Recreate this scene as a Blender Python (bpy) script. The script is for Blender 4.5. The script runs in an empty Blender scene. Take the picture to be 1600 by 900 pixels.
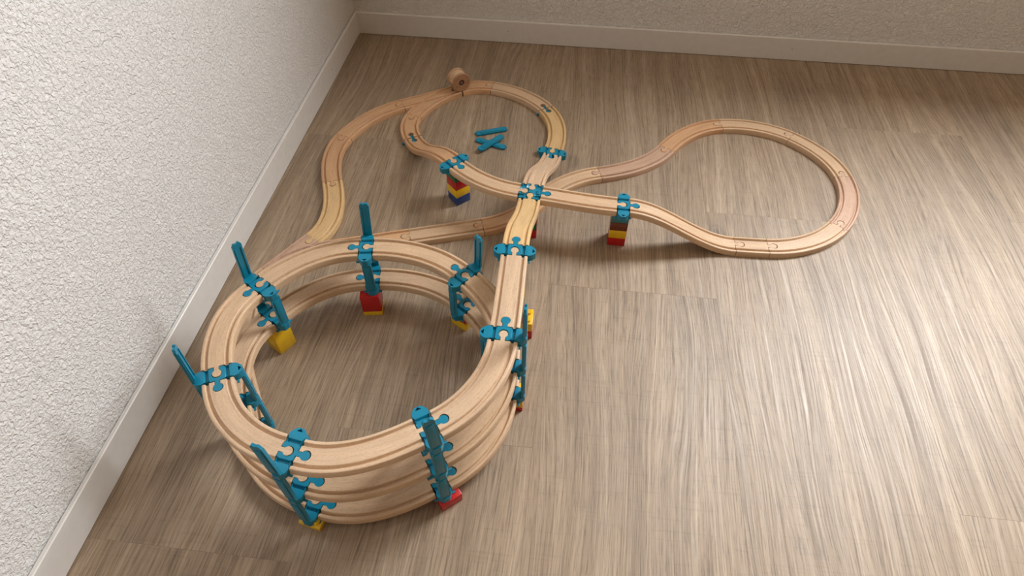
import bpy, bmesh, math, random
import numpy as np
from mathutils import Vector, Matrix
from mathutils.geometry import delaunay_2d_cdt

# ------------------------------------------------------------------ scene, camera, light (millimetres are scaled by MM)
MM = 0.001
sc = bpy.context.scene
COL = sc.collection
random.seed(7)
sc.view_settings.view_transform = 'Standard'
sc.view_settings.look = 'None'
sc.view_settings.gamma = 1.0
sc.view_settings.exposure = 0.0

cam_d = bpy.data.cameras.new('camera')
cam_d.sensor_width = 36.0
cam_d.lens = 36.0 * 997.69 / 1600.0
cam_d.clip_start = 0.02
cam = bpy.data.objects.new('camera', cam_d)
COL.objects.link(cam)
R_ = (0.99337345, 0.11486297, 0.00396058)
U_ = (-0.08979758, 0.75416939, 0.65051128)
F_ = (-0.07173271, 0.64655628, -0.75948627)
cam.matrix_world = Matrix(((R_[0], U_[0], -F_[0], 0.58786695), (R_[1], U_[1], -F_[1], -1.57371116),
                           (R_[2], U_[2], -F_[2], 0.85727799), (0, 0, 0, 1)))
sc.camera = cam

world = bpy.data.worlds.new('world')
sc.world = world
world.use_nodes = True
wn = world.node_tree
bg = wn.nodes['Background']
sky = wn.nodes.new('ShaderNodeTexSky')
sky.sky_type = 'HOSEK_WILKIE'
sky.sun_direction = (-0.4, -0.5, 0.75)
sky.turbidity = 6.0
wn.links.new(sky.outputs[0], bg.inputs[0])
bg.inputs[1].default_value = 0.6

WIN_X0, WIN_X1, WIN_Z0, WIN_Z1 = 1.27, 2.45, 0.86, 2.12      # the window in the back wall, outside the frame
ld = bpy.data.lights.new('window_daylight', 'AREA')
ld.shape = 'RECTANGLE'
ld.size = WIN_X1 - WIN_X0 - 0.06
ld.size_y = WIN_Z1 - WIN_Z0 - 0.06
ld.energy = 128.0
ld.color = (0.945, 0.975, 1.0)
lo = bpy.data.objects.new('window_daylight', ld)
COL.objects.link(lo)
lo.location = ((WIN_X0 + WIN_X1) / 2, 0.055, (WIN_Z0 + WIN_Z1) / 2)
lo.rotation_euler = (math.radians(-90), 0, 0)

# ------------------------------------------------------------------ materials
def mat(name, rough=0.5, spec=0.5):
    m = bpy.data.materials.new(name)
    m.use_nodes = True
    nt = m.node_tree
    b = nt.nodes['Principled BSDF']
    b.inputs['Roughness'].default_value = rough
    b.inputs['Specular IOR Level'].default_value = spec
    return m, nt, b

def N(nt, typ, **kw):
    n = nt.nodes.new(typ)
    for k, v in kw.items():
        if k in n.inputs.keys():
            n.inputs[k].default_value = v
        else:
            setattr(n, k, v)
    return n

def ramp(nt, src, stops):
    r = nt.nodes.new('ShaderNodeValToRGB')
    els = r.color_ramp.elements
    while len(els) < len(stops):
        els.new(0.5)
    for e, (p, c) in zip(els, stops):
        e.position = p
        e.color = (c[0], c[1], c[2], 1) if not isinstance(c, float) else (c, c, c, 1)
    nt.links.new(src, r.inputs[0])
    return r

def mixc(nt, typ, fac, a, b):
    n = nt.nodes.new('ShaderNodeMix')
    n.data_type = 'RGBA'
    n.blend_type = typ
    for idx, x in ((0, fac), (6, a), (7, b)):
        if hasattr(x, 'links'):
            nt.links.new(x, n.inputs[idx])
        elif isinstance(x, (tuple, list)):
            n.inputs[idx].default_value = (x[0], x[1], x[2], 1)
        else:
            n.inputs[idx].default_value = x
    return n.outputs[2]

def math_n(nt, op, a, b=None):
    n = nt.nodes.new('ShaderNodeMath')
    n.operation = op
    for i, x in enumerate((a, b)):
        if x is None:
            continue
        if hasattr(x, 'links'):
            nt.links.new(x, n.inputs[i])
        else:
            n.inputs[i].default_value = x
    return n.outputs[0]

def bump(nt, b, h, strength, dist):
    n = nt.nodes.new('ShaderNodeBump')
    n.inputs['Strength'].default_value = strength
    n.inputs['Distance'].default_value = dist
    nt.links.new(h, n.inputs['Height'])
    nt.links.new(n.outputs[0], b.inputs['Normal'])

def scaled(nt, vec, s):
    n = nt.nodes.new('ShaderNodeMapping')
    n.inputs['Scale'].default_value = s
    nt.links.new(vec, n.inputs['Vector'])
    return n.outputs[0]

def noise(nt, vec, scale, detail=3.0, rough=0.55, dist=0.0):
    n = N(nt, 'ShaderNodeTexNoise', Scale=scale, Detail=detail, Roughness=rough, Distortion=dist)
    nt.links.new(vec, n.inputs['Vector'])
    return n.outputs['Fac']

def make_beech():
    m, nt, b = mat('beech_wood', 0.42, 0.4)
    uv = nt.nodes.new('ShaderNodeUVMap')
    oi = nt.nodes.new('ShaderNodeObjectInfo')
    off = nt.nodes.new('ShaderNodeVectorMath'); off.operation = 'SCALE'
    comb = nt.nodes.new('ShaderNodeCombineXYZ')
    nt.links.new(oi.outputs['Random'], comb.inputs[0]); nt.links.new(oi.outputs['Random'], comb.inputs[1]); nt.links.new(oi.outputs['Random'], comb.inputs[2])
    nt.links.new(comb.outputs[0], off.inputs[0]); off.inputs['Scale'].default_value = 37.0
    add = nt.nodes.new('ShaderNodeVectorMath'); add.operation = 'ADD'
    nt.links.new(uv.outputs[0], add.inputs[0]); nt.links.new(off.outputs[0], add.inputs[1])
    v = add.outputs[0]                                        # UV is in decimetres: x along the track
    broad = noise(nt, scaled(nt, v, (1.0, 9.0, 1.0)), 1.3, 3.0, 0.55, 0.4)
    streak = noise(nt, scaled(nt, v, (1.2, 22.0, 1.0)), 2.2, 4.0, 0.6, 0.3)
    fleck = noise(nt, scaled(nt, v, (22.0, 90.0, 1.0)), 1.0, 2.0, 0.6)
    c1 = ramp(nt, broad, [(0.3, (0.90, 0.89, 0.88)), (0.7, (1.07, 1.06, 1.04))])
    c2 = ramp(nt, streak, [(0.35, (0.92, 0.90, 0.88)), (0.62, (1.03, 1.03, 1.03))])
    c3 = ramp(nt, fleck, [(0.33, (0.82, 0.77, 0.72)), (0.47, (1.0, 1.0, 1.0))])
    x = mixc(nt, 'MULTIPLY', 1.0, c1.outputs[0], c2.outputs[0])
    x = mixc(nt, 'MULTIPLY', 0.8, x, c3.outputs[0])
    x = mixc(nt, 'MULTIPLY', 1.0, oi.outputs['Color'], x)
    nt.links.new(x, b.inputs['Base Color'])
    bump(nt, b, fleck, 0.12, 0.0006)
    return m

def make_plastic(name, col, rough=0.32, var=0.06):
    m, nt, b = mat(name, rough, 0.5)
    tc = nt.nodes.new('ShaderNodeTexCoord')
    n1 = noise(nt, tc.outputs['Object'], 60.0, 2.0)
    r = ramp(nt, n1, [(0.3, tuple(c * (1 - var) for c in col)), (0.7, tuple(min(1, c * (1 + var)) for c in col))])
    nt.links.new(r.outputs[0], b.inputs['Base Color'])
    n2 = noise(nt, tc.outputs['Object'], 900.0, 2.0)
    bump(nt, b, n2, 0.05, 0.0003)
    return m

def make_plaster(name, scale, strength, dist, lo=0.40, hi=0.52, col=(0.82, 0.81, 0.785)):
    m, nt, b = mat(name, 0.85, 0.2)
    tc = nt.nodes.new('ShaderNodeTexCoord')
    v = tc.outputs['Object']
    n1 = noise(nt, v, scale, 3.0, 0.55, 0.9)
    n2 = noise(nt, v, scale * 0.22, 2.0, 0.5)
    n3 = noise(nt, v, scale * 2.6, 2.0, 0.5)
    h = ramp(nt, n1, [(lo, 0.0), (hi, 0.82), (0.72, 1.0)])
    h2 = math_n(nt, 'ADD', h.outputs[0], math_n(nt, 'MULTIPLY', n3, 0.22))
    h3 = math_n(nt, 'ADD', h2, math_n(nt, 'MULTIPLY', n2, 0.6))
    c = ramp(nt, n2, [(0.3, tuple(x * 0.97 for x in col)), (0.7, col)])
    nt.links.new(c.outputs[0], b.inputs['Base Color'])
    bump(nt, b, h3, strength, dist)
    return m

def make_floor():
    m, nt, b = mat('grey_brown_vinyl_plank', 0.4, 0.85)
    tc = nt.nodes.new('ShaderNodeTexCoord')
    oi = nt.nodes.new('ShaderNodeObjectInfo')
    comb = nt.nodes.new('ShaderNodeCombineXYZ')
    for i in range(3):
        nt.links.new(oi.outputs['Random'], comb.inputs[i])
    off = nt.nodes.new('ShaderNodeVectorMath'); off.operation = 'SCALE'
    nt.links.new(comb.outputs[0], off.inputs[0]); off.inputs['Scale'].default_value = 19.0
    add = nt.nodes.new('ShaderNodeVectorMath'); add.operation = 'ADD'
    nt.links.new(tc.outputs['Object'], add.inputs[0]); nt.links.new(off.outputs[0], add.inputs[1])
    v = add.outputs[0]
    # the grain runs along y: a slow field warps x, so the lines bend into long cathedral shapes
    slow = noise(nt, scaled(nt, v, (6.5, 1.1, 1.0)), 1.0, 2.0, 0.45)
    slow2 = noise(nt, scaled(nt, v, (30.0, 5.0, 1.0)), 1.0, 2.0, 0.5)
    sep = nt.nodes.new('ShaderNodeSeparateXYZ'); nt.links.new(v, sep.inputs[0])
    warp = math_n(nt, 'ADD', math_n(nt, 'MULTIPLY', slow, 0.10), math_n(nt, 'MULTIPLY', slow2, 0.005))
    gx = math_n(nt, 'ADD', sep.outputs[0], warp)
    cv = nt.nodes.new('ShaderNodeCombineXYZ')
    nt.links.new(gx, cv.inputs[0]); nt.links.new(math_n(nt, 'MULTIPLY', sep.outputs[1], 0.012), cv.inputs[1])
    g = cv.outputs[0]
    bands = noise(nt, g, 38.0, 5.0, 0.6)             # broad light and dark bands
    lines = noise(nt, g, 330.0, 2.0, 0.6)             # single grain lines, a few millimetres apart
    ridge = noise(nt, g, 75.0, 2.0, 0.5)              # thin smooth lines between the rough ones
    cs = nt.nodes.new('ShaderNodeCombineXYZ')
    nt.links.new(math_n(nt, 'MULTIPLY', gx, 640.0), cs.inputs[0]); nt.links.new(math_n(nt, 'MULTIPLY', sep.outputs[1], 24.0), cs.inputs[1])
    pores = noise(nt, cs.outputs[0], 1.0, 3.0, 0.65)
    cross = noise(nt, scaled(nt, v, (16.0, 260.0, 1.0)), 1.0, 2.0, 0.5)   # faint saw marks across
    blot = noise(nt, scaled(nt, v, (9.0, 3.0, 1.0)), 1.0, 2.0, 0.5)
    # a few knots
    vo = nt.nodes.new('ShaderNodeTexVoronoi'); vo.inputs['Scale'].default_value = 1.0
    nt.links.new(scaled(nt, v, (5.0, 2.7, 0.01)), vo.inputs['Vector'])
    knot = ramp(nt, vo.outputs['Distance'], [(0.0, 0.55), (0.03, 0.62), (0.05, 0.85), (0.065, 0.74), (0.09, 0.93), (0.13, 1.0)])
    col = ramp(nt, bands, [(0.28, FLOOR_A), (0.50, FLOOR_B), (0.72, FLOOR_C)])
    l1 = ramp(nt, lines, [(0.32, (0.70, 0.66, 0.62)), (0.46, (0.96, 0.95, 0.94)), (0.56, (1.02, 1.02, 1.02)), (0.66, (1.13, 1.13, 1.13))])
    p1 = ramp(nt, pores, [(0.34, (0.62, 0.59, 0.55)), (0.50, (1.0, 1.0, 1.0)), (0.68, (1.14, 1.14, 1.14))])
    s1 = ramp(nt, cross, [(0.30, (0.84, 0.83, 0.81)), (0.42, (1.0, 1.0, 1.0))])
    b1 = ramp(nt, blot, [(0.3, (0.88, 0.88, 0.89)), (0.7, (1.10, 1.09, 1.08))])
    r1 = ramp(nt, ridge, [(0.47, 0.0), (0.495, 1.0), (0.52, 0.0)])
    x = mixc(nt, 'MULTIPLY', 1.0, col.outputs[0], l1.outputs[0])
    x = mixc(nt, 'MULTIPLY', 1.0, x, p1.outputs[0])
    x = mixc(nt, 'MULTIPLY', 0.6, x, s1.outputs[0])
    x = mixc(nt, 'MULTIPLY', 1.0, x, b1.outputs[0])
    x = mixc(nt, 'MULTIPLY', 1.0, x, knot.outputs[0])
    x = mixc(nt, 'MIX', math_n(nt, 'MULTIPLY', r1.outputs[0], 0.30), x, (0.46, 0.37, 0.28))
    nt.links.new(x, b.inputs['Base Color'])
    rr = ramp(nt, lines, [(0.38, 0.60), (0.56, 0.54), (0.68, 0.50)])
    nt.links.new(math_n(nt, 'SUBTRACT', rr.outputs[0], math_n(nt, 'MULTIPLY', r1.outputs[0], 0.06)), b.inputs['Roughness'])
    hh = math_n(nt, 'ADD', math_n(nt, 'ADD', math_n(nt, 'MULTIPLY', lines, 0.9), math_n(nt, 'MULTIPLY', pores, 0.5)), math_n(nt, 'MULTIPLY', r1.outputs[0], 0.25))
    bump(nt, b, hh, 0.25, 0.0005)
    return m
FLOOR_A, FLOOR_B, FLOOR_C = (0.225, 0.158, 0.096), (0.302, 0.221, 0.143), (0.392, 0.299, 0.206)

M_WOOD = make_beech()
M_TEAL = make_plastic('teal_plastic', (0.003, 0.20, 0.32), 0.34)
M_RED = make_plastic('red_plastic', (0.50, 0.010, 0.012), 0.25)
M_YEL = make_plastic('yellow_plastic', (0.80, 0.50, 0.012), 0.25)
M_BLUE = make_plastic('blue_plastic', (0.012, 0.045, 0.19), 0.25)
M_GREEN = make_plastic('green_plastic', (0.010, 0.12, 0.035), 0.25)
M_LIME = make_plastic('lime_plastic', (0.42, 0.50, 0.05), 0.25)
M_BROWN = make_plastic('brown_plastic', (0.16, 0.035, 0.015), 0.25)
M_DULLTEAL = make_plastic('greyish_teal_plastic', (0.05, 0.19, 0.22), 0.3)
M_WALL_L = make_plaster('rough_white_plaster', 190.0, 0.9, 0.0022, 0.30, 0.62, (0.80, 0.795, 0.78))
M_WALL_B = make_plaster('soft_white_plaster', 150.0, 0.9, 0.0030, 0.34, 0.6)
M_WALL_R = make_plaster('warm_beige_plaster', 60.0, 0.3, 0.001, 0.34, 0.6, (0.20, 0.13, 0.075))  # unseen walls, colour chosen dark and warm to shape the bounce light
M_FLOOR = make_floor()
M_BASE = make_plastic('white_lacquered_board', (0.70, 0.68, 0.65), 0.4, 0.03)
M_CEIL = make_plaster('ceiling_cream', 60.0, 0.3, 0.001, 0.34, 0.6, (0.42, 0.325, 0.235))  # unseen ceiling, tone lowered and warmed to cut the bounce light
M_STEEL = make_plastic('steel', (0.45, 0.43, 0.40), 0.3, 0.1)
M_STEEL.node_tree.nodes['Principled BSDF'].inputs['Metallic'].default_value = 1.0
M_UNDER = make_plastic('dark_underlay', (0.03, 0.022, 0.016), 0.9)
mg, ntg, bgl = mat('window_glass', 0.02, 0.5)
tr = ntg.nodes.new('ShaderNodeBsdfTransparent'); gl = ntg.nodes.new('ShaderNodeBsdfGlossy')
gl.inputs['Roughness'].default_value = 0.02
fr = ntg.nodes.new('ShaderNodeFresnel'); mx = ntg.nodes.new('ShaderNodeMixShader')
ntg.links.new(fr.outputs[0], mx.inputs[0]); ntg.links.new(tr.outputs[0], mx.inputs[1]); ntg.links.new(gl.outputs[0], mx.inputs[2])
ntg.links.new(mx.outputs[0], ntg.nodes['Material Output'].inputs[0])
M_GLASS = mg

# ------------------------------------------------------------------ object helpers
def link(name, me, parent=None, label=None, cat=None, group=None, kind=None):
    o = bpy.data.objects.new(name, me)
    COL.objects.link(o)
    if parent is not None:
        o.parent = parent
    tag(o, label, cat, group, kind)
    return o

def tag(o, label=None, cat=None, group=None, kind=None):
    if label: o['label'] = label
    if cat: o['category'] = cat
    if group: o['group'] = group
    if kind: o['kind'] = kind

def finish(me, m, ang=35):
    me.materials.append(m)
    for p in me.polygons:
        p.use_smooth = True
    me.set_sharp_from_angle(angle=math.radians(ang))
    return me

def copy_tree(o, parent=None):
    c = o.copy()
    COL.objects.link(c)
    c.parent = parent
    for ch in o.children:
        copy_tree(ch, c)
    return c

def bm_mesh(name, bm, m, ang=35):
    me = bpy.data.meshes.new(name)
    bmesh.ops.recalc_face_normals(bm, faces=bm.faces)
    bm.to_mesh(me)
    bm.free()
    return finish(me, m, ang)

def add_box(bm, x0, x1, y0, y1, z0, z1, bev=0.0, segs=2):
    r = bmesh.ops.create_cube(bm, size=1.0)
    for v in r['verts']:
        v.co = Vector(((x0 + x1) / 2 + v.co.x * (x1 - x0), (y0 + y1) / 2 + v.co.y * (y1 - y0), (z0 + z1) / 2 + v.co.z * (z1 - z0))) * MM
    if bev > 0:
        es = list({e for v in r['verts'] for e in v.link_edges})
        bmesh.ops.bevel(bm, geom=es, offset=bev * MM, segments=segs, affect='EDGES', profile=0.5)

def box_mesh(name, dims, m, bev=0.0):
    bm = bmesh.new()
    add_box(bm, *dims, bev=bev)
    return bm_mesh(name, bm, m)

def lathe_mesh(name, prof, m, n=24, ang=35):
    """prof: (radius, z) in mm, spun about z"""
    bm = bmesh.new()
    rings = []
    for r, z in prof:
        if r < 1e-6:
            rings.append([bm.verts.new((0, 0, z * MM))])
        else:
            rings.append([bm.verts.new((r * MM * math.cos(2 * math.pi * k / n), r * MM * math.sin(2 * math.pi * k / n), z * MM)) for k in range(n)])
    for a, b in zip(rings, rings[1:]):
        for k in range(n):
            k2 = (k + 1) % n
            if len(a) == 1 and len(b) == 1: continue
            if len(a) == 1: bm.faces.new((a[0], b[k], b[k2]))
            elif len(b) == 1: bm.faces.new((a[k], a[k2], b[0]))
            else: bm.faces.new((a[k], a[k2], b[k2], b[k]))
    return bm_mesh(name, bm, m, ang)

# ------------------------------------------------------------------ flat solids with a profile on top (tracks, connectors)
def in_poly(P, poly):
    x, y = P[:, 0], P[:, 1]
    q = np.asarray(poly); r = np.roll(q, -1, axis=0)
    ins = np.zeros(len(P), bool)
    for (x1, y1), (x2, y2) in zip(q, r):
        if y1 == y2: continue
        c = ((y1 > y) != (y2 > y)) & (x < (x2 - x1) * (y - y1) / (y2 - y1) + x1)
        ins ^= c
    return ins

def solid(name, polys, holes, lines, pts, ztop, zbot, place, uvs, m, ang=38):
    """fills the union of polys minus holes; lines are creases kept in the mesh; place maps (x, y, z) -> metres"""
    V, E = [], []
    def chain(c, closed):
        s = len(V)
        V.extend([Vector((float(a), float(b))) for a, b in c])
        n = len(c)
        E.extend([(s + i, s + (i + 1) % n) for i in range(n if closed else n - 1)])
    for p in polys: chain(p, True)
    for h in holes: chain(h, True)
    for l in lines: chain(l, False)
    V.extend([Vector((float(a), float(b))) for a, b in pts])
    vo, eo, fo, *_ = delaunay_2d_cdt(V, E, [], 0, 1e-4)
    P = np.array([(v.x, v.y) for v in vo])
    T = np.array([f for f in fo])
    C = P[T].mean(axis=1)
    keep = np.zeros(len(T), bool)
    for p in polys: keep |= in_poly(C, p)
    for h in holes: keep &= ~in_poly(C, h)
    T = T[keep]
    used = np.unique(T)
    idx = -np.ones(len(P), int); idx[used] = np.arange(len(used))
    P = P[used]; T = idx[T]
    a, b, c = P[T[:, 0]], P[T[:, 1]], P[T[:, 2]]
    fl = ((b - a)[:, 0] * (c - a)[:, 1] - (b - a)[:, 1] * (c - a)[:, 0]) < 0
    T[fl] = T[fl][:, ::-1]
    n = len(P)
    zt = ztop(P); zb = zbot(P)
    top = place(P, zt); bot = place(P, zb)
    faces = [tuple(t) for t in T] + [tuple(int(i) + n for i in t[::-1]) for t in T]
    cnt = {}
    for t in T:
        for i in range(3):
            e = (int(t[i]), int(t[(i + 1) % 3]))
            cnt[e] = cnt.get(e, 0) + 1
    for (i, j) in cnt:
        if (j, i) not in cnt:
            faces.append((j, i, i + n, j + n))
    me = bpy.data.meshes.new(name)
    me.from_pydata([tuple(v) for v in np.vstack([top, bot])], [], faces)
    if uvs is not None:
        uv2 = uvs(P)
        lay = me.uv_layers.new(name='UVMap')
        vi = np.zeros(len(me.loops), int); me.loops.foreach_get('vertex_index', vi)
        src = np.vstack([uv2, uv2 + 0.013])
        low = (vi >= n).astype(float)
        co = src[vi] + np.stack([0 * low, 0.12 * low], 1)
        lay.data.foreach_set('uv', co.ravel())
    finish(me, m, ang)
    return me

def peg(male, r, hw, c=10.5, n=14):
    """outline of one end, from v=-hw to v=+hw along the outward direction d: list of (d, v)"""
    s = 1 if male else -1
    dn = math.sqrt(r * r - hw * hw)
    a0 = math.pi - math.asin(hw / r)
    out = [(0, -hw)]
    for k in range(n + 1):
        t = -a0 + 2 * a0 * k / n
        out.append((s * (c + r * math.cos(t)), r * math.sin(t)))
    out.append((0, hw))
    return out

PEG_WOOD = peg(True, 5.9, 2.9)
SOCK_WOOD = peg(False, 6.7, 3.6)
PEG_TEAL = peg(True, 6.0, 3.1, 10.8)
SOCK_TEAL = peg(False, 6.5, 3.5)

W2 = 20.0
KN = [(-20, 10.6), (-19.3, 11.6), (-18.3, 12.0), (-15.9, 12.0), (-15.2, 11.3), (-14.8, 8.8), (-14.2, 8.2), (-11.9, 8.2), (-11.3, 8.8), (-10.9, 11.3), (-10.1, 12.0)]
KV = np.array([k for k, _ in KN] + [-k for k, _ in reversed(KN)]); KZ = np.array([z for _, z in KN] + [z for _, z in reversed(KN)])
def prof(v):
    return np.interp(v, KV, KZ)

class Path:
    def __init__(s, x0, y0, h0, x1, y1, h1, z0, z1, mode='lin'):
        h0, h1 = math.radians(h0), math.radians(h1)
        P0, P1 = np.array((x0, y0)), np.array((x1, y1))
        d = np.linalg.norm(P1 - P0)
        dth = (h1 - h0 + math.pi) % (2 * math.pi) - math.pi
        mlen = d * (1 + dth * dth / 24) 
        T0, T1 = np.array((math.cos(h0), math.sin(h0))) * mlen, np.array((math.cos(h1), math.sin(h1))) * mlen
        t = np.linspace(0, 1, 81)[:, None]
        s.p = (2 * t**3 - 3 * t**2 + 1) * P0 + (t**3 - 2 * t**2 + t) * T0 + (-2 * t**3 + 3 * t**2) * P1 + (t**3 - t**2) * T1
        g = (6 * t**2 - 6 * t) * P0 + (3 * t**2 - 4 * t + 1) * T0 + (-6 * t**2 + 6 * t) * P1 + (3 * t**2 - 2 * t) * T1
        s.g = g / np.linalg.norm(g, axis=1)[:, None]
        s.s = np.concatenate([[0], np.cumsum(np.linalg.norm(np.diff(s.p, axis=0), axis=1))])
        s.L = s.s[-1]; s.z0, s.z1, s.mode = z0, z1, mode
    def xy(s, u, v):
        uc = np.clip(u, 0, s.L)
        x = np.interp(uc, s.s, s.p[:, 0]); y = np.interp(uc, s.s, s.p[:, 1])
        gx = np.interp(uc, s.s, s.g[:, 0]); gy = np.interp(uc, s.s, s.g[:, 1])
        n = np.hypot(gx, gy); gx, gy = gx / n, gy / n
        ex = u - uc
        return np.stack([x + ex * gx - v * gy, y + ex * gy + v * gx], 1)
    def z(s, u):
        t = np.clip(u / s.L, 0, 1)
        if s.mode == 'S': t = t * t * (3 - 2 * t)
        elif s.mode == 'soft': t = 0.75 * t + 0.25 * t * t * (3 - 2 * t)
        return s.z0 + (s.z1 - s.z0) * t
    def inv(s, xy):
        d = np.linalg.norm(xy[:, None, :] - s.p[None], axis=2)
        i = d.argmin(1)
        r = xy - s.p[i]; g = s.g[i]
        return s.s[i] + (r * g).sum(1), r[:, 1] * g[:, 0] - r[:, 0] * g[:, 1]

def uv_outline(L, start, end):
    """start / end: 'm', 'f' or '-'"""
    nseg = max(6, int(L / 8))
    us = np.linspace(0, L, nseg + 1)
    o = [(u, -W2) for u in us]
    o += {'m': [(L + d, v) for d, v in PEG_WOOD], 'f': [(L + d, v) for d, v in SOCK_WOOD], '-': []}[end]
    o += [(u, W2) for u in us[::-1]]
    o += {'m': [(-d, -v) for d, v in PEG_WOOD], 'f': [(-d, -v) for d, v in SOCK_WOOD], '-': []}[start]
    lines = [[(u, v) for u in us] for v in KV[1:-1]]
    pts = [(u, v) for u in us[1:-1] for v in (-9.0, 9.0) ] + [(u, 0.0) for u in us if 22 < u < L - 22]
    return o, lines, pts

BEECH = (0.615, 0.435, 0.285)
TINT = {'std': BEECH, 'warm': (0.60, 0.365, 0.205), 'yellow': (0.66, 0.455, 0.23), 'pale': (0.66, 0.48, 0.33), 'pink': (0.55, 0.37, 0.27)}
N_TRACK = [0]
def track(name, a, b, z0, z1, ends, label, tint='std', mode='lin', group=None):
    p = Path(*a, *b, z0, z1, mode)
    o, lines, pts = uv_outline(p.L, *ends)
    place = lambda P, z: np.column_stack([p.xy(P[:, 0], P[:, 1]), z]) * MM
    mid = p.xy(np.array([p.L / 2]), np.array([0.0]))[0]
    loc = np.array([mid[0], mid[1], min(z0, z1)]) * MM
    place2 = lambda P, z: place(P, z) - loc
    me = solid(name, [o], [], lines, pts, lambda P: p.z(P[:, 0]) + prof(P[:, 1]), lambda P: p.z(P[:, 0]) + 0.0, place2,
               lambda P: P / 100.0, M_WOOD)
    ob = link(name, me, None, label, 'toy track', group)
    ob.location = loc
    c = TINT[tint]
    N_TRACK[0] += 1
    k = 0.95 + 0.1 * ((N_TRACK[0] * 0.618) % 1)
    ob.color = (c[0] * k, c[1] * k, c[2] * k, 1)
    return ob

def switch(name, stem, legA, legB, stem_end, leg_end, label, tint):
    """stem, legA, legB: (x, y, heading away from the stem)"""
    pa = Path(*stem, *legA, 0, 0); pb = Path(*stem, *legB, 0, 0)
    polys, lines = [], []
    for p in (pa, pb):
        o, ln, _ = uv_outline(p.L, stem_end, leg_end)
        o = np.array(o); polys.append(p.xy(o[:, 0], o[:, 1]).tolist())
        for l in ln:
            l = np.array(l); lines.append(p.xy(l[:, 0], l[:, 1]).tolist())
    loc = np.array([pa.p[40][0], pa.p[40][1], 0.0]) * MM
    def top(P):
        z = np.full(len(P), 12.0)
        e = np.full(len(P), 12.0)
        inside = np.zeros(len(P), bool)
        deep = np.zeros(len(P), bool)
        for p in (pa, pb):
            u, v = p.inv(P)
            on = (np.abs(v) <= 20.05) & (u > -0.05) & (u < p.L + 0.05)
            core = on & (np.abs(v) < 18.2)
            gz = np.where(np.abs(v) < 18.3, prof(v), 12.0)
            z = np.where(on, np.minimum(z, gz), z)
            e = np.where(on & (np.abs(v) >= 18.3), np.minimum(e, prof(v)), e)
            deep |= core
        return np.where(deep, z, np.minimum(z, e))
    me = solid(name, polys, [], lines, [], top, lambda P: np.zeros(len(P)), lambda P, z: np.column_stack([P, z]) * MM - loc,
               lambda P: np.column_stack(pa.inv(P)) / 100.0, M_WOOD)
    ob = link(name, me, None, label, 'toy track')
    ob.location = loc
    ob.color = (*TINT[tint], 1)
    return ob

# ------------------------------------------------------------------ teal connector
HB = 10.5
def connector_meshes():
    # main body between the rails, one solid with socket at -u
    body = [(-HB, -20), (-HB + 1.5, -16.2), (-HB + 1.5, -9.6), (-HB, -9.0)]
    sock = SOCK_TEAL
    right = [(HB, -20), (HB - 1.5, -16.2), (HB - 1.5, -9.6), (HB, -9.0), (HB, 9.0), (HB - 1.5, 9.6), (HB - 1.5, 16.2), (HB, 20)]
    o = right + [(-HB, 20), (-HB + 1.5, 16.2), (-HB + 1.5, 9.6), (-HB, 9.0)] + [(-HB - d, -v) for d, v in sock] + [(-HB, -9.0), (-HB + 1.5, -9.6), (-HB + 1.5, -16.2), (-HB, -20)]
    lines = [[(-8.0 if 9.6 <= abs(v) <= 16.2 else -9.2, v), (8.0 if 9.6 <= abs(v) <= 16.2 else 9.2, v)] for v in KV[2:-2]]
    flat = lambda P, z: np.column_stack([P, z]) * MM
    kz = lambda P: np.where(np.abs(P[:, 1]) > 18.2, 12.2, prof(P[:, 1]) + 0.2)
    zero = lambda P: np.full(len(P), 0.0)
    b = solid('connector_body', [o], [], lines, [], kz, lambda P: np.full(len(P), 1.0), flat, None, M_TEAL)
    pg = [(HB + d, v) for d, v in PEG_TEAL]
    g = solid('connector_peg', [pg], [], [], [], lambda P: np.full(len(P), 12.2), lambda P: np.full(len(P), 3.0), flat, None, M_TEAL)
    w = [(HB, 20), (HB - 0.3, 23), (HB - 1.6, 26), (HB - 4.2, 29), (4.0, 31.2), (-4.0, 31.2), (-HB + 4.2, 29), (-HB + 1.6, 26), (-HB + 0.3, 23), (-HB, 20)]
    slot = [(-3.4, 26.4), (3.4, 26.4), (3.4, 27.8), (1.5, 28.4), (1.2, 29.9), (-1.2, 29.9), (-1.5, 28.4), (-3.4, 27.8)]
    wing = solid('connector_wing', [w], [slot], [], [], lambda P: 12.2 - 0.09 * (P[:, 1] - 20), zero, flat, None, M_TEAL)
    tab = box_mesh('connector_tab', (-15.0, 15.0, 21.0, 24.2, 0.0, 1.8), M_TEAL, 0.4)
    return b, g, wing, tab
CM = connector_meshes()

def build_connector(name):
    o = link(name, CM[0])
    link('peg', CM[1], o)
    for r in (0, math.pi):
        w = link('wing', CM[2], o); w.rotation_euler.z = r
        t = link('tab', CM[3], o); t.rotation_euler.z = r
    return o
CON0 = build_connector('track_connector')
CON_USED = [False]
def connector(x, y, h, z, label, group=None):
    o = CON0 if not CON_USED[0] else copy_tree(CON0)
    CON_USED[0] = True
    o.location = (x * MM, y * MM, z * MM)
    o.rotation_euler = (0, 0, math.radians(h))
    tag(o, label, 'connector', group)
    return o

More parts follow.
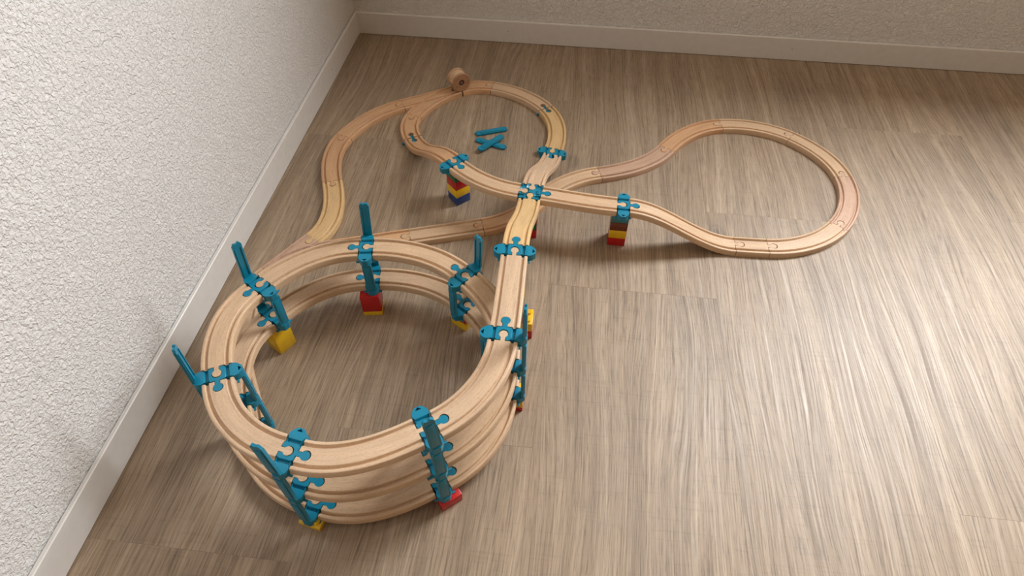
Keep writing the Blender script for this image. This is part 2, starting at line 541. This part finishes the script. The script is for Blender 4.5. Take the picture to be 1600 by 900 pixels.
# ------------------------------------------------------------------ teal stick
def stick_meshes(free=True, both=False):
    # local: x across (tangential), y thickness (outer face +y), z up
    if free:
        e = [(7.3, 6.0), (7.2, 4.2), (6.0, 3.2), (5.4, 1.2), (4.4, 0), (2.4, 0), (1.6, 1.4), (-1.6, 1.4), (-2.4, 0), (-4.4, 0), (-5.4, 1.2), (-6.0, 3.2), (-7.2, 4.2), (-7.3, 6.0)]
    else:
        e = [(7.3, 6.6), (3.2, 6.5), (3.2, 1.0), (2.4, 0), (-2.4, 0), (-3.2, 1.0), (-3.2, 6.5), (-7.3, 6.6)]
    low = [(-x, z) for x, z in e] if both else [(-7.3, 6.0), (-3.2, 6.0), (-3.2, 0.4), (-2.4, 0), (2.4, 0), (3.2, 0.4), (3.2, 6.0), (7.3, 6.0)]
    out = low + [(x, 72 - z) for x, z in e]
    place = lambda P, z: np.column_stack([P[:, 0], z, P[:, 1]]) * MM
    b = solid('stick_body', [out], [], [], [], lambda P: np.full(len(P), 1.7), lambda P: np.full(len(P), -1.7), place, None, M_TEAL)
    bm = bmesh.new(); bm.from_mesh(b); bmesh.ops.recalc_face_normals(bm, faces=bm.faces); bm.to_mesh(b); bm.free()
    pn = box_mesh('stick_panel', (-4.6, 4.6, 1.5, 2.7, 11, 61), M_TEAL, 0.4)
    rb = box_mesh('stick_rib', (-1.0, 1.0, -3.0, -1.5, 9, 63), M_TEAL, 0.3)
    return b, pn, rb
SM = {'joined': stick_meshes(False), 'free': stick_meshes(True), 'loose': stick_meshes(True, True)}
STK = {}
def stick(loc, rot, label, group=None, kind='joined'):
    if kind in STK:
        o = copy_tree(STK[kind])
    else:
        o = STK[kind] = link('support_stick', SM[kind][0])
        link('panel', SM[kind][1], o)
        for x in (-5.0, 5.0):
            r = link('rib', SM[kind][2], o); r.location.x = x * MM
    o.location = Vector(loc) * MM
    o.rotation_euler = rot
    tag(o, label, 'support stick', group)
    return o

# ------------------------------------------------------------------ toy bricks
STUD = lathe_mesh('brick_stud', [(0, 4.2), (4.2, 4.2), (4.7, 3.7), (4.7, 0.0)], M_YEL, 20)
def brick(x, y, z, rot, nx, ny, h, m, label, studs=(), group=None):
    dx, dy = nx * 15.9 - 0.2, ny * 15.9 - 0.2
    me = box_mesh('brick_body', (-dx / 2, dx / 2, -dy / 2, dy / 2, 0, h - 0.15), m, 0.7)
    o = link('toy_brick', me, None, label, 'toy brick', group)
    o.location = (x * MM, y * MM, z * MM)
    o.rotation_euler.z = math.radians(rot)
    for sx, sy in studs:
        s = link('stud', STUD, o)
        s.location = (((sx + 0.5) * 15.9 - nx * 7.95) * MM, ((sy + 0.5) * 15.9 - ny * 7.95) * MM, (h - 0.15) * MM)
    return o

# ------------------------------------------------------------------ the room
def struct(name, me, label=None):
    return link(name, me, None, label, None, None, 'structure')

RX, RY, RZ = 3400, -3300, 2450           # room: x 0..RX, y RY..0
WT = 8.0                                 # the wall plane lies behind the skirting board
floor = struct('floor', box_mesh('floor_underlay', (-300, RX + 300, RY - 300, 300, -40, -3.2), M_UNDER))
pw, pl, gap = 293.0, 893.0, 0.08
ends = [-1341, -1145, -827, -603, -1175, -560, -930, -300, -700, -1050, -420, -800]
k = 0
x = 572 - 2 * pw
while x < RX:
    e = ends[k % len(ends)]
    y = e - pl * 4
    while y < 8:
        x0, x1 = max(x, -7.5), min(x + pw, RX)
        y0, y1 = max(y, RY), min(y + pl, 7.5)
        if x1 - x0 > 2 and y1 - y0 > 2:
            bm = bmesh.new()
            cx, cy = (x0 + x1) / 2, (y0 + y1) / 2
            add_box(bm, x0 + gap / 2 - cx, x1 - gap / 2 - cx, y0 + gap / 2 - cy, y1 - gap / 2 - cy, -3.0, 0.0, 0.12, 1)
            pk = link('plank', bm_mesh('floor_plank', bm, M_FLOOR), floor)
            pk.location = (cx * MM, cy * MM, 0)
        y += pl
    x += pw
    k += 1

struct('wall_left', box_mesh('wall_left', (-WT - 200, -WT, RY - 200, 200, 0, RZ), M_WALL_L))
bm = bmesh.new()
a0, a1, b0, b1 = WIN_X0 * 1000, WIN_X1 * 1000, WIN_Z0 * 1000, WIN_Z1 * 1000
add_box(bm, -WT, a0, WT, 200, 0, RZ); add_box(bm, a1, RX, WT, 200, 0, RZ)
add_box(bm, a0, a1, WT, 200, 0, b0); add_box(bm, a0, a1, WT, 200, b1, RZ)
struct('wall_back', bm_mesh('wall_back', bm, M_WALL_B))
struct('wall_right', box_mesh('wall_right', (RX, RX + 200, RY - 200, 200, 0, RZ), M_WALL_R))
struct('wall_front', box_mesh('wall_front', (-WT, RX, RY - 200, RY, 0, RZ), M_WALL_R))
struct('ceiling', box_mesh('ceiling', (-WT - 200, RX + 200, RY - 200, 200, RZ, RZ + 150), M_CEIL))
wf = bmesh.new()
for d in ((a0, a0 + 55, 60, 120, b0, b1), (a1 - 55, a1, 60, 120, b0, b1), (a0 + 55, a1 - 55, 60, 120, b0, b0 + 55), (a0 + 55, a1 - 55, 60, 120, b1 - 55, b1)):
    add_box(wf, *d, bev=3)
win = struct('window_1', bm_mesh('window_frame', wf, M_BASE))
link('pane', box_mesh('window_pane', (a0 + 55, a1 - 55, 86, 92, b0 + 55, b1 - 55), M_GLASS), win)
link('sill', box_mesh('window_sill', (a0 - 40, a1 + 40, -60, 60, b0 - 30, b0 - 1), M_BASE, 3), win)

def skirting(name, L, along_x):
    # profile in (depth, z): face at depth 0, back at WT - 0.8, small chamfer on top
    bk = WT - (0.9 if along_x else 2.0)
    pr = [(bk, 0.8), (0.6, 0.8), (0, 1.6), (-0.0, 56.6), (1.4, 58.0), (bk, 58.0)]
    bm = bmesh.new()
    rows = []
    for s in L:
        rows.append([bm.verts.new(((s, d, z) if along_x else (-d, s, z))) for d, z in pr])
    for v in bm.verts: v.co = v.co * MM
    for i in range(len(pr)):
        j = (i + 1) % len(pr)
        bm.faces.new((rows[0][i], rows[0][j], rows[1][j], rows[1][i]))
    bm.faces.new(rows[0][::-1]); bm.faces.new(rows[1])
    return struct(name, bm_mesh(name, bm, M_BASE, 25))
bb_left = skirting('baseboard_left', (RY, 0.0), False)
bb_back = skirting('baseboard_back', (-WT + 1.5, RX), True)
NAIL = lathe_mesh('nail_head', [(0, 1.0), (1.0, 0.8), (1.6, 0.0)], M_STEEL, 12)
for nx in (399, 1119):
    n = link('nail', NAIL, bb_back); n.location = (nx * MM, 0, 31 * MM); n.rotation_euler.x = math.radians(90)
for ny in (-235, -560):
    n = link('nail', NAIL, bb_left); n.location = (0, ny * MM, 31 * MM); n.rotation_euler.y = math.radians(90)

# ------------------------------------------------------------------ the helix
LV = 72.0
COLS = [  # key, x, y, heading of travel, height of the bricks below, levels
    ('A', 159, -1167, 297, 0.0, 3), ('B', 292, -1265, -10, 9.6, 3), ('C', 448.3, -1220.5, 35, 19.2, 3), ('D', 522.5, -1080, 89, 28.8, 3),
    ('E', 443, -930, 143, 38.4, 2), ('F', 280, -898, 190, 48.0, 2), ('G', 148, -1002, 240, 57.6, 2)]
WHERE = {'A': 'left column beside the white baseboard', 'B': 'front left column on the thin yellow brick', 'C': 'front right column on the low red brick',
         'D': 'right column at the exit of the spiral', 'E': 'rear right column inside the spiral',
         'F': 'rear column on the tall red brick', 'G': 'rear left column on the plain tall yellow brick'}
LEVEL = {1: 'lowest', 2: 'middle', 3: 'topmost'}
def lv_word(nl, l):
    return LEVEL[l] if nl == 3 else {1: 'lower', 2: 'upper'}[l]

def off(x, y, h, d):
    return x + d * math.cos(math.radians(h)), y + d * math.sin(math.radians(h)), h

for (c, x, y, h, hb, nl) in COLS:
    for l in range(1, nl + 1):
        z = hb + LV * (l - 1)
        connector(x, y, h, z, 'teal puzzle connector, %s one of the %s' % (lv_word(nl, l), WHERE[c]), 'teal connectors of the spiral')
    for side, nm in ((-1, 'outer'), (1, 'inner')):
        sx, sy = x - side * 28.2 * math.sin(math.radians(h)), y + side * 28.2 * math.cos(math.radians(h))
        top = nl if (side == -1) else nl - 1
        for l in range(1, top + 1):
            z = hb + LV * (l - 1) + 6.4
            if l == nl:
                lab = 'free teal stick rising from the %s' % WHERE[c]
            else:
                lab = 'teal %s stick above the %s connector, %s' % (nm, lv_word(nl, l), WHERE[c])
            fr = l == nl
            lean = math.radians(4.0 if fr else (1.8 if c == 'C' else 0.8)) * -side
            stick((sx, sy, z), (0, lean, math.radians(h + (180 if side == -1 else 0))), lab, 'teal sticks of the spiral', 'free' if fr else 'joined')

seq = [(i, l) for l in (1, 2, 3) for i in range(7) if l <= COLS[i][5]]
SPAN = {'A': 'left to front left', 'B': 'the front', 'C': 'front right', 'D': 'right to rear right', 'E': 'rear right', 'F': 'rear left', 'G': 'far left'}
HT = {1: 'lowest', 2: 'second', 3: 'top'}
for (i, l), (j, l2) in zip(seq, seq[1:]):
    c, x, y, h, hb, nl = COLS[i]; c2, x2, y2, h2, hb2, nl2 = COLS[j]
    a = off(x, y, h, HB + 1.2); b = off(x2, y2, h2, -HB - 1.2)
    d = l if c != 'G' else l
    track('curved_track', a, b, hb + LV * (l - 1), hb2 + LV * (l2 - 1), 'fm',
          'curved beech track of the spiral, %s turn, at %s' % (HT[l], SPAN[c]), 'pale' if l == 3 else 'std', 'soft', 'curved tracks of the spiral')

# bricks under the spiral
brick(294, -1264, 0, -11, 2, 4, 9.6, M_YEL, 'thin yellow brick with a stud showing under the front left spiral column', [(1, 0)])
brick(451, -1219, 0, 41, 2, 4, 19.2, M_RED, 'red brick on the floor under the front right spiral column')
brick(519, -1071, 0, 0, 4, 2, 9.6, M_RED, 'thin red brick below the yellow brick of the right spiral column')
brick(519, -1071, 9.6, 0, 4, 2, 19.2, M_YEL, 'yellow brick on a thin red one under the right spiral column', [(3, 0)])
brick(436, -927, 0, -31, 2, 2, 19.2, M_YEL, 'yellow brick on the floor under the rear right spiral column')
brick(436, -927, 19.2, -31, 2, 2, 19.2, M_RED, 'red brick on a yellow one under the rear right spiral column')
brick(277, -917, 0, 10, 2, 2, 9.6, M_YEL, 'thin yellow brick below the tall red brick at the rear of the spiral')
brick(277, -917, 9.6, 10, 2, 2, 38.4, M_RED, 'tall red brick on a thin yellow one at the rear of the spiral')
brick(147, -1008, 0, 61, 2, 2, 57.6, M_YEL, 'tall plain yellow brick inside the rear left of the spiral')

# ------------------------------------------------------------------ the straight way down, the crossing and its supports
zH, zK = 163.2, 76.8
H = (519, -918, 91); K = (522, -685); Nn = (691, -701, -1); Mm = (369, -616, -44); J = (549, -462, -101)
D3 = COLS[3]
track('straight_track', off(D3[1], D3[2], 90, HB + 1.2), off(*H, -HB - 1.2), 172.8, zH, 'fm', 'high straight beech track leaving the top of the spiral', 'pale')
connector(H[0], H[1], H[2], zH, 'teal puzzle connector with two bare wings on the high straight track')
track('ramp_track', off(*H, HB + 1.2), (K[0], K[1] - 21.0, 88), zH, zK, 'fm', 'yellowish beech ramp track running down to the blue crossing', 'yellow', 'S')
track('ramp_track', (J[0] + 1.8, J[1] - 9.8, J[2]), (K[0] + 3, K[1] + 21.0, -94), 0, zK, 'fm', 'beech ramp track climbing from the far loop to the crossing', 'pale', 'S')
connector(J[0], J[1], J[2], 0, 'teal puzzle connector on the floor at the near end of the far loop')
track('straight_track', (K[0] + 21.0, K[1] - 2, -6), off(*Nn, -HB - 1.2), zK, zK, 'fm', 'raised straight beech track right of the crossing', 'std')
connector(*Nn, zK, 'teal puzzle connector on the stack topped by a greyish teal brick')
track('curved_track', off(*Mm, HB + 1.2), (K[0] - 21.0, K[1] + 2, -6), zK, zK, 'fm', 'raised curved beech track left of the crossing', 'std')
connector(*Mm, zK, 'teal puzzle connector on the stack with the blue bottom brick')
AD1 = (243, -450, -57)
track('ramp_track', off(*AD1, 1.6), off(*Mm, -HB - 1.2), 0, zK, 'fm', 'beech ramp track climbing from the rear junction to the blue based stack', 'warm', 'S')
J7 = (907, -698, 1); J6 = (967, -696, 3)
track('ramp_track', off(*Nn, HB + 1.2), off(*J7, -0.4), zK, 0, 'fm', 'beech ramp track coming down to the right loop', 'std', 'S')

# crossing piece
def crossing():
    s = 20.0
    g = [(-9.0, 0), (-9.6, 1.5), (-16.2, 1.5), (-20, 0)]
    def side(feat):
        # bottom side from u=-20 to 20 at v=-20, outward -v; (along, inset)
        o = [(-20, 0), (-16.2, 1.5), (-9.6, 1.5), (-9.0, 0)]
        if feat: o += [(v, -d) for d, v in SOCK_TEAL]
        o += [(9.0, 0), (9.6, 1.5), (16.2, 1.5)]
        return o
    pts = []
    for k in range(4):                      # -v, +u, +v, -u
        ca, sa = [(1, 0), (0, 1), (-1, 0), (0, -1)][k]
        for al, ins in side(k != 1):
            x, y = al, -20 + ins
            pts.append((x * ca - y * sa, x * sa + y * ca))
    ln = []
    for v in (-17, -15, -11, -9.3, 9.3, 11, 15, 17):
        a = 18.4 if abs(v) > 9.5 else 19.0
        ln.append([(-a, v), (-9.9, v)]); ln.append([(9.9, v), (a, v)])
        ln.append([(v, -a), (v, -9.9)]); ln.append([(v, 9.9), (v, a)])
    def zt(P):
        f = lambda t: np.interp(np.abs(t), [9.3, 11, 15, 17], [12.2, 9.0, 9.0, 12.2])
        return np.minimum(f(P[:, 0]), f(P[:, 1]))
    flat = lambda P, z: np.column_stack([P, z]) * MM
    me = solid('crossing_body', [pts], [], ln, [(0, 0), (14, 0)], zt, lambda P: np.zeros(len(P)), flat, None, M_TEAL)
    o = link('crossing_connector', me, None, 'square teal crossing piece where four raised tracks meet', 'connector')
    pg = [(20 + d, v) for d, v in PEG_TEAL]
    link('peg', solid('crossing_peg', [pg], [], [], [], lambda P: np.full(len(P), 12.2), lambda P: np.full(len(P), 3.0), flat, None, M_TEAL), o)
    link('plate', box_mesh('crossing_plate', (12.6, 17.6, -6, 6, 11.5, 13.0), M_TEAL, 0.3), o)
    o.location = (K[0] * MM, K[1] * MM, zK * MM)
    o.rotation_euler.z = math.radians(-5)
crossing()

def stack(x, y, rot, cols, what, nm):
    z = 0
    names = {M_RED: 'red', M_YEL: 'yellow', M_BLUE: 'blue', M_GREEN: 'green', M_LIME: 'lime', M_BROWN: 'brown', M_DULLTEAL: 'greyish teal'}
    pos = ['bottom', 'second', 'third', 'fourth', 'fifth', 'sixth', 'seventh', 'eighth', 'ninth']
    for i, (m, h) in enumerate(cols):
        brick(x, y, z, rot, 2, 2, h, m, '%s brick, %s from below in %s' % (names[m], pos[i], what) if i else '%s brick at the bottom of %s' % (names[m], what), (), nm)
        z += h
BH = 19.2
stack(375, -622, 44, [(M_BLUE, BH), (M_YEL, BH), (M_RED, BH), (M_GREEN, BH)], 'the four brick stack left of the crossing', 'bricks of the left stack')
stack(688, -701, -1, [(M_RED, BH), (M_YEL, BH), (M_BROWN, BH), (M_DULLTEAL, BH)], 'the four brick stack right of the crossing', 'bricks of the right stack')
stack(522, -700, 0, [(M_RED, BH), (M_GREEN, BH), (M_RED, BH), (M_YEL, BH)], 'the stack hidden under the crossing', 'bricks under the crossing')
brick(520, -934, 0, 0, 4, 2, BH, M_RED, 'wide red brick at the foot of the tall tower', (), 'bricks of the tall tower')
brick(520, -934, BH, 0, 4, 2, BH, M_YEL, 'wide yellow brick with bare studs on the foot of the tall tower', [(3, 0), (3, 1)], 'bricks of the tall tower')
z = 2 * BH
for i, (m, h, nmc) in enumerate([(M_RED, BH, 'red'), (M_GREEN, BH, 'green'), (M_YEL, BH, 'yellow'), (M_GREEN, 9.6, 'thin green'), (M_YEL, BH, 'second yellow'), (M_LIME, BH, 'lower lime'), (M_LIME, zH - 2 * BH - 5 * BH - 9.6, 'topmost lime')]):
    brick(520, -934, z, 0, 2, 2, h, m, '%s brick in the tall tower under the high straight track' % nmc, (), 'bricks of the tall tower')
    z += h

# ------------------------------------------------------------------ the floor tracks
J5 = (1108, -625, 51); J4 = (1151, -474, 98); J3 = (1067, -346, 145); J2 = (917, -318, 192); J1 = (792, -421, 240)
A1 = (652, -520, 197); AM = (532, -619, 240); A2 = (434, -703, 199); A3 = (303, -748, 199); LB = (165, -795, 199)
g_ = 0.5
def seg(name, a, b, ends, label, tint='std'):
    return track(name, off(*a, g_), off(*b, -g_), 0, 0, ends, label, tint)
seg('short_track', J7, J6, 'fm', 'shortest beech track, front of the right loop, dark gap at its left joint', 'std')
seg('curved_track', J6, J5, 'fm', 'curved beech track at the front right of the right loop', 'pale')
seg('curved_track', J5, J4, 'fm', 'curved beech track at the rightmost side of the right loop', 'pink')
seg('curved_track', J4, J3, 'fm', 'curved beech track at the rear right of the right loop', 'std')
seg('curved_track', J3, J2, 'fm', 'curved beech track at the back of the right loop', 'std')
seg('curved_track', J2, J1, 'fm', 'curved beech track at the rear left of the right loop', 'warm')
seg('curved_track', J1, A1, 'fm', 'pale curved beech track turning away from the right loop', 'pink')
seg('curved_track', A1, AM, 'fm', 'curved beech track on the floor passing behind the crossing', 'std')
seg('curved_track', AM, A2, 'fm', 'short curved beech track emerging from under the yellowish ramp', 'warm')
seg('straight_track', A2, A3, 'fm', 'straight beech track on the floor left of the ramp', 'std')
seg('straight_track', A3, LB, 'fm', 'straight beech track on the floor behind the top of the spiral', 'warm')
A4 = (125, -776, 240); ST1 = (73, -867, 240)
switch('switch_track', (ST1[0], ST1[1], 60), (A4[0], A4[1], 60), (LB[0], LB[1], 19), 'm', 'f', 'pinkish beech switch track half hidden behind the spiral', 'pink')
c = COLS[0]
mid = (82, -1020, 281)
seg('curved_track', ST1, mid, 'fm', 'beech floor track from the switch running under the far left of the spiral')
track('curved_track', off(*mid, g_), off(c[1], c[2], c[3], -HB - 1.2), 0, 0, 'fm', 'beech floor track leading into the lowest left connector of the spiral')
A5 = (112, -613, 293); A6 = (92, -462, 253); A7 = (192, -326, 211)
seg('curved_track', A5, A4, 'fm', 'yellowish curved beech track near the left baseboard', 'yellow')
seg('curved_track', A6, A5, 'fm', 'curved beech track closest to the left wall', 'warm')
seg('curved_track', A7, A6, 'fm', 'curved beech track between the rear switch and the left wall', 'warm')
ST2 = (309, -248, 217); A8 = (227, -368, 255)
switch('switch_track', ST2, off(*A7, -g_), off(*A8, -g_), 'f', 'm', 'beech switch track with a spool standing on its end', 'warm')
seg('curved_track', A8, (AD1[0] - 0.6, AD1[1] + 1.0, AD1[2]), 'ff', 'short tightly curved beech track at the left of the far loop', 'warm')
B1 = (389, -227, -8); AD2 = (523, -304, -53)
track('curved_track', (B1[0] - 0.5, B1[1], 172), (312.0, -245.6, 217), 0, 0, 'fm', 'short curved beech track right of the wooden spool', 'warm')
track('curved_track', off(*AD2, -1.6)[:2] + (127,), (B1[0] + 0.5, B1[1], 172), 0, 0, 'fm', 'curved beech track at the back of the far loop', 'std')
track('curved_track', off(*AD2, 1.6), off(J[0], J[1], J[2], -HB - 1.2), 0, 0, 'fm', 'curved beech track at the right of the far loop', 'yellow')

# adapters between two sockets
def adapter_obj():
    n = 12
    dn = math.sqrt(4.7**2 - 2.4**2)
    a0 = math.pi - math.asin(2.4 / 4.7)
    o = [(9.2 + 4.7 * math.cos(-a0 + 2 * a0 * k / n), 4.7 * math.sin(-a0 + 2 * a0 * k / n)) for k in range(n + 1)]
    o += [(-a, -b) for a, b in o]
    flat = lambda P, z: np.column_stack([P, z]) * MM
    me = solid('adapter_body', [o], [], [], [], lambda P: np.full(len(P), 8.2), lambda P: np.full(len(P), 3.0), flat, None, M_TEAL)
    ob = link('track_adapter', me)
    link('cross_bar', box_mesh('adapter_bar', (-1.2, 1.2, -23.5, 23.5, 0, 3.4), M_TEAL, 0.3), ob)
    for s in (-1, 1):
        f = link('foot', box_mesh('adapter_foot', (-2.6, 2.6, -2.0, 2.0, 0, 4.5), M_TEAL, 0.6), ob); f.location.y = s * 23.0 * MM
    return ob
ad = adapter_obj()
tag(ad, 'dark teal double peg adapter in the joint at the left of the far loop', 'adapter', 'double peg adapters')
ad.location = (AD1[0] * MM, AD1[1] * MM, 0); ad.rotation_euler.z = math.radians(AD1[2])
ad2 = copy_tree(ad)
tag(ad2, 'dark teal double peg adapter in the joint at the back right of the far loop', 'adapter', 'double peg adapters')
ad2.location = (AD2[0] * MM, AD2[1] * MM, 0); ad2.rotation_euler.z = math.radians(AD2[2])

# ------------------------------------------------------------------ wooden spool, lying sticks
def spool():
    em = bpy.data.objects.new('wooden_spool', None); COL.objects.link(em)
    tag(em, 'round wooden spool standing on the rear switch track, screw in its face', 'spool')
    R = 22.3
    def lm(name, pr, m): 
        me = lathe_mesh(name, pr, m, 40)
        lay = me.uv_layers.new(name='UVMap')
        for lp in me.loops:
            v = me.vertices[lp.vertex_index].co
            lay.data[lp.index].uv = (v.x * 10 + v.z * 3, v.y * 10 + v.z * 9)
        return me
    parts = [('flange', [(0, 0), (R - 1, 0), (R, 1), (R, 5), (R - 1, 6), (R - 4, 6)], M_WOOD, (0.55, 0.34, 0.20)),
             ('drum', [(R - 4, 5.9), (R - 2.2, 6), (R - 1.9, 27), (R - 4, 27.1)], M_WOOD, (0.68, 0.47, 0.30)),
             ('flange', [(R - 4, 27), (R - 1, 27), (R, 28), (R, 32), (R - 1, 33), (R - 4.2, 33), (R - 4.6, 32.4), (R - 6.2, 32.4), (R - 6.6, 33), (8.0, 33), (7.2, 32.2), (7.0, 30.5), (0, 30.5)], M_WOOD, (0.42, 0.23, 0.13)),
             ('hub_disc', [(6.8, 30.4), (6.6, 31.4), (0, 31.6)], make_plastic('dark_hub_recess', (0.10, 0.035, 0.02), 0.5), None)]  # dark colour filling the recess around the screw
    for nm, pr, m, c in parts:
        o = link(nm, lm('spool_' + nm, pr, m), em)
        if c: o.color = (*c, 1)
    bm = bmesh.new()
    add_box(bm, -3.4, 3.4, -0.8, 0.8, 31.3, 32.3, 0.2); add_box(bm, -0.8, 0.8, -3.4, 3.4, 31.3, 32.3, 0.2)
    s = link('screw_cross', bm_mesh('spool_screw', bm, M_STEEL), em)
    s.rotation_euler.z = math.radians(38)
    d = Vector((0.58, -0.81, 0.0)).normalized()
    em.rotation_euler = d.to_track_quat('Z', 'Y').to_euler()
    front = Vector((320.0, -258.0, 12 + R))
    em.location = (front - d * 31.0) * MM
spool()

def lay_stick(x0, y0, x1, y1, z, face_up, label):
    h = math.atan2(y1 - y0, x1 - x0)
    # local z -> along the stick, local y -> up (panel up) or down
    zc = Vector((math.cos(h), math.sin(h), 0))
    yc = Vector((0, 0, 1 if face_up else -1))
    xc = yc.cross(zc)
    mcx, mcy = (x0 + x1) / 2, (y0 + y1) / 2
    o = stick((0, 0, 0), (0, 0, 0), label, 'loose teal sticks on the floor', 'loose')
    m = Matrix((xc, yc, zc)).transposed().to_4x4()
    m.translation = Vector((mcx - 36 * zc.x, mcy - 36 * zc.y, z)) * MM
    o.matrix_world = m
lay_stick(375, -409, 443, -380, 2.8, True, 'loose teal stick lying alone behind the crossed pair')
lay_stick(380, -428, 447, -450, 2.8, True, 'loose teal stick underneath in the crossed pair')
lay_stick(392, -472, 437, -415, 8.4, True, 'loose teal stick on top in the crossed pair')
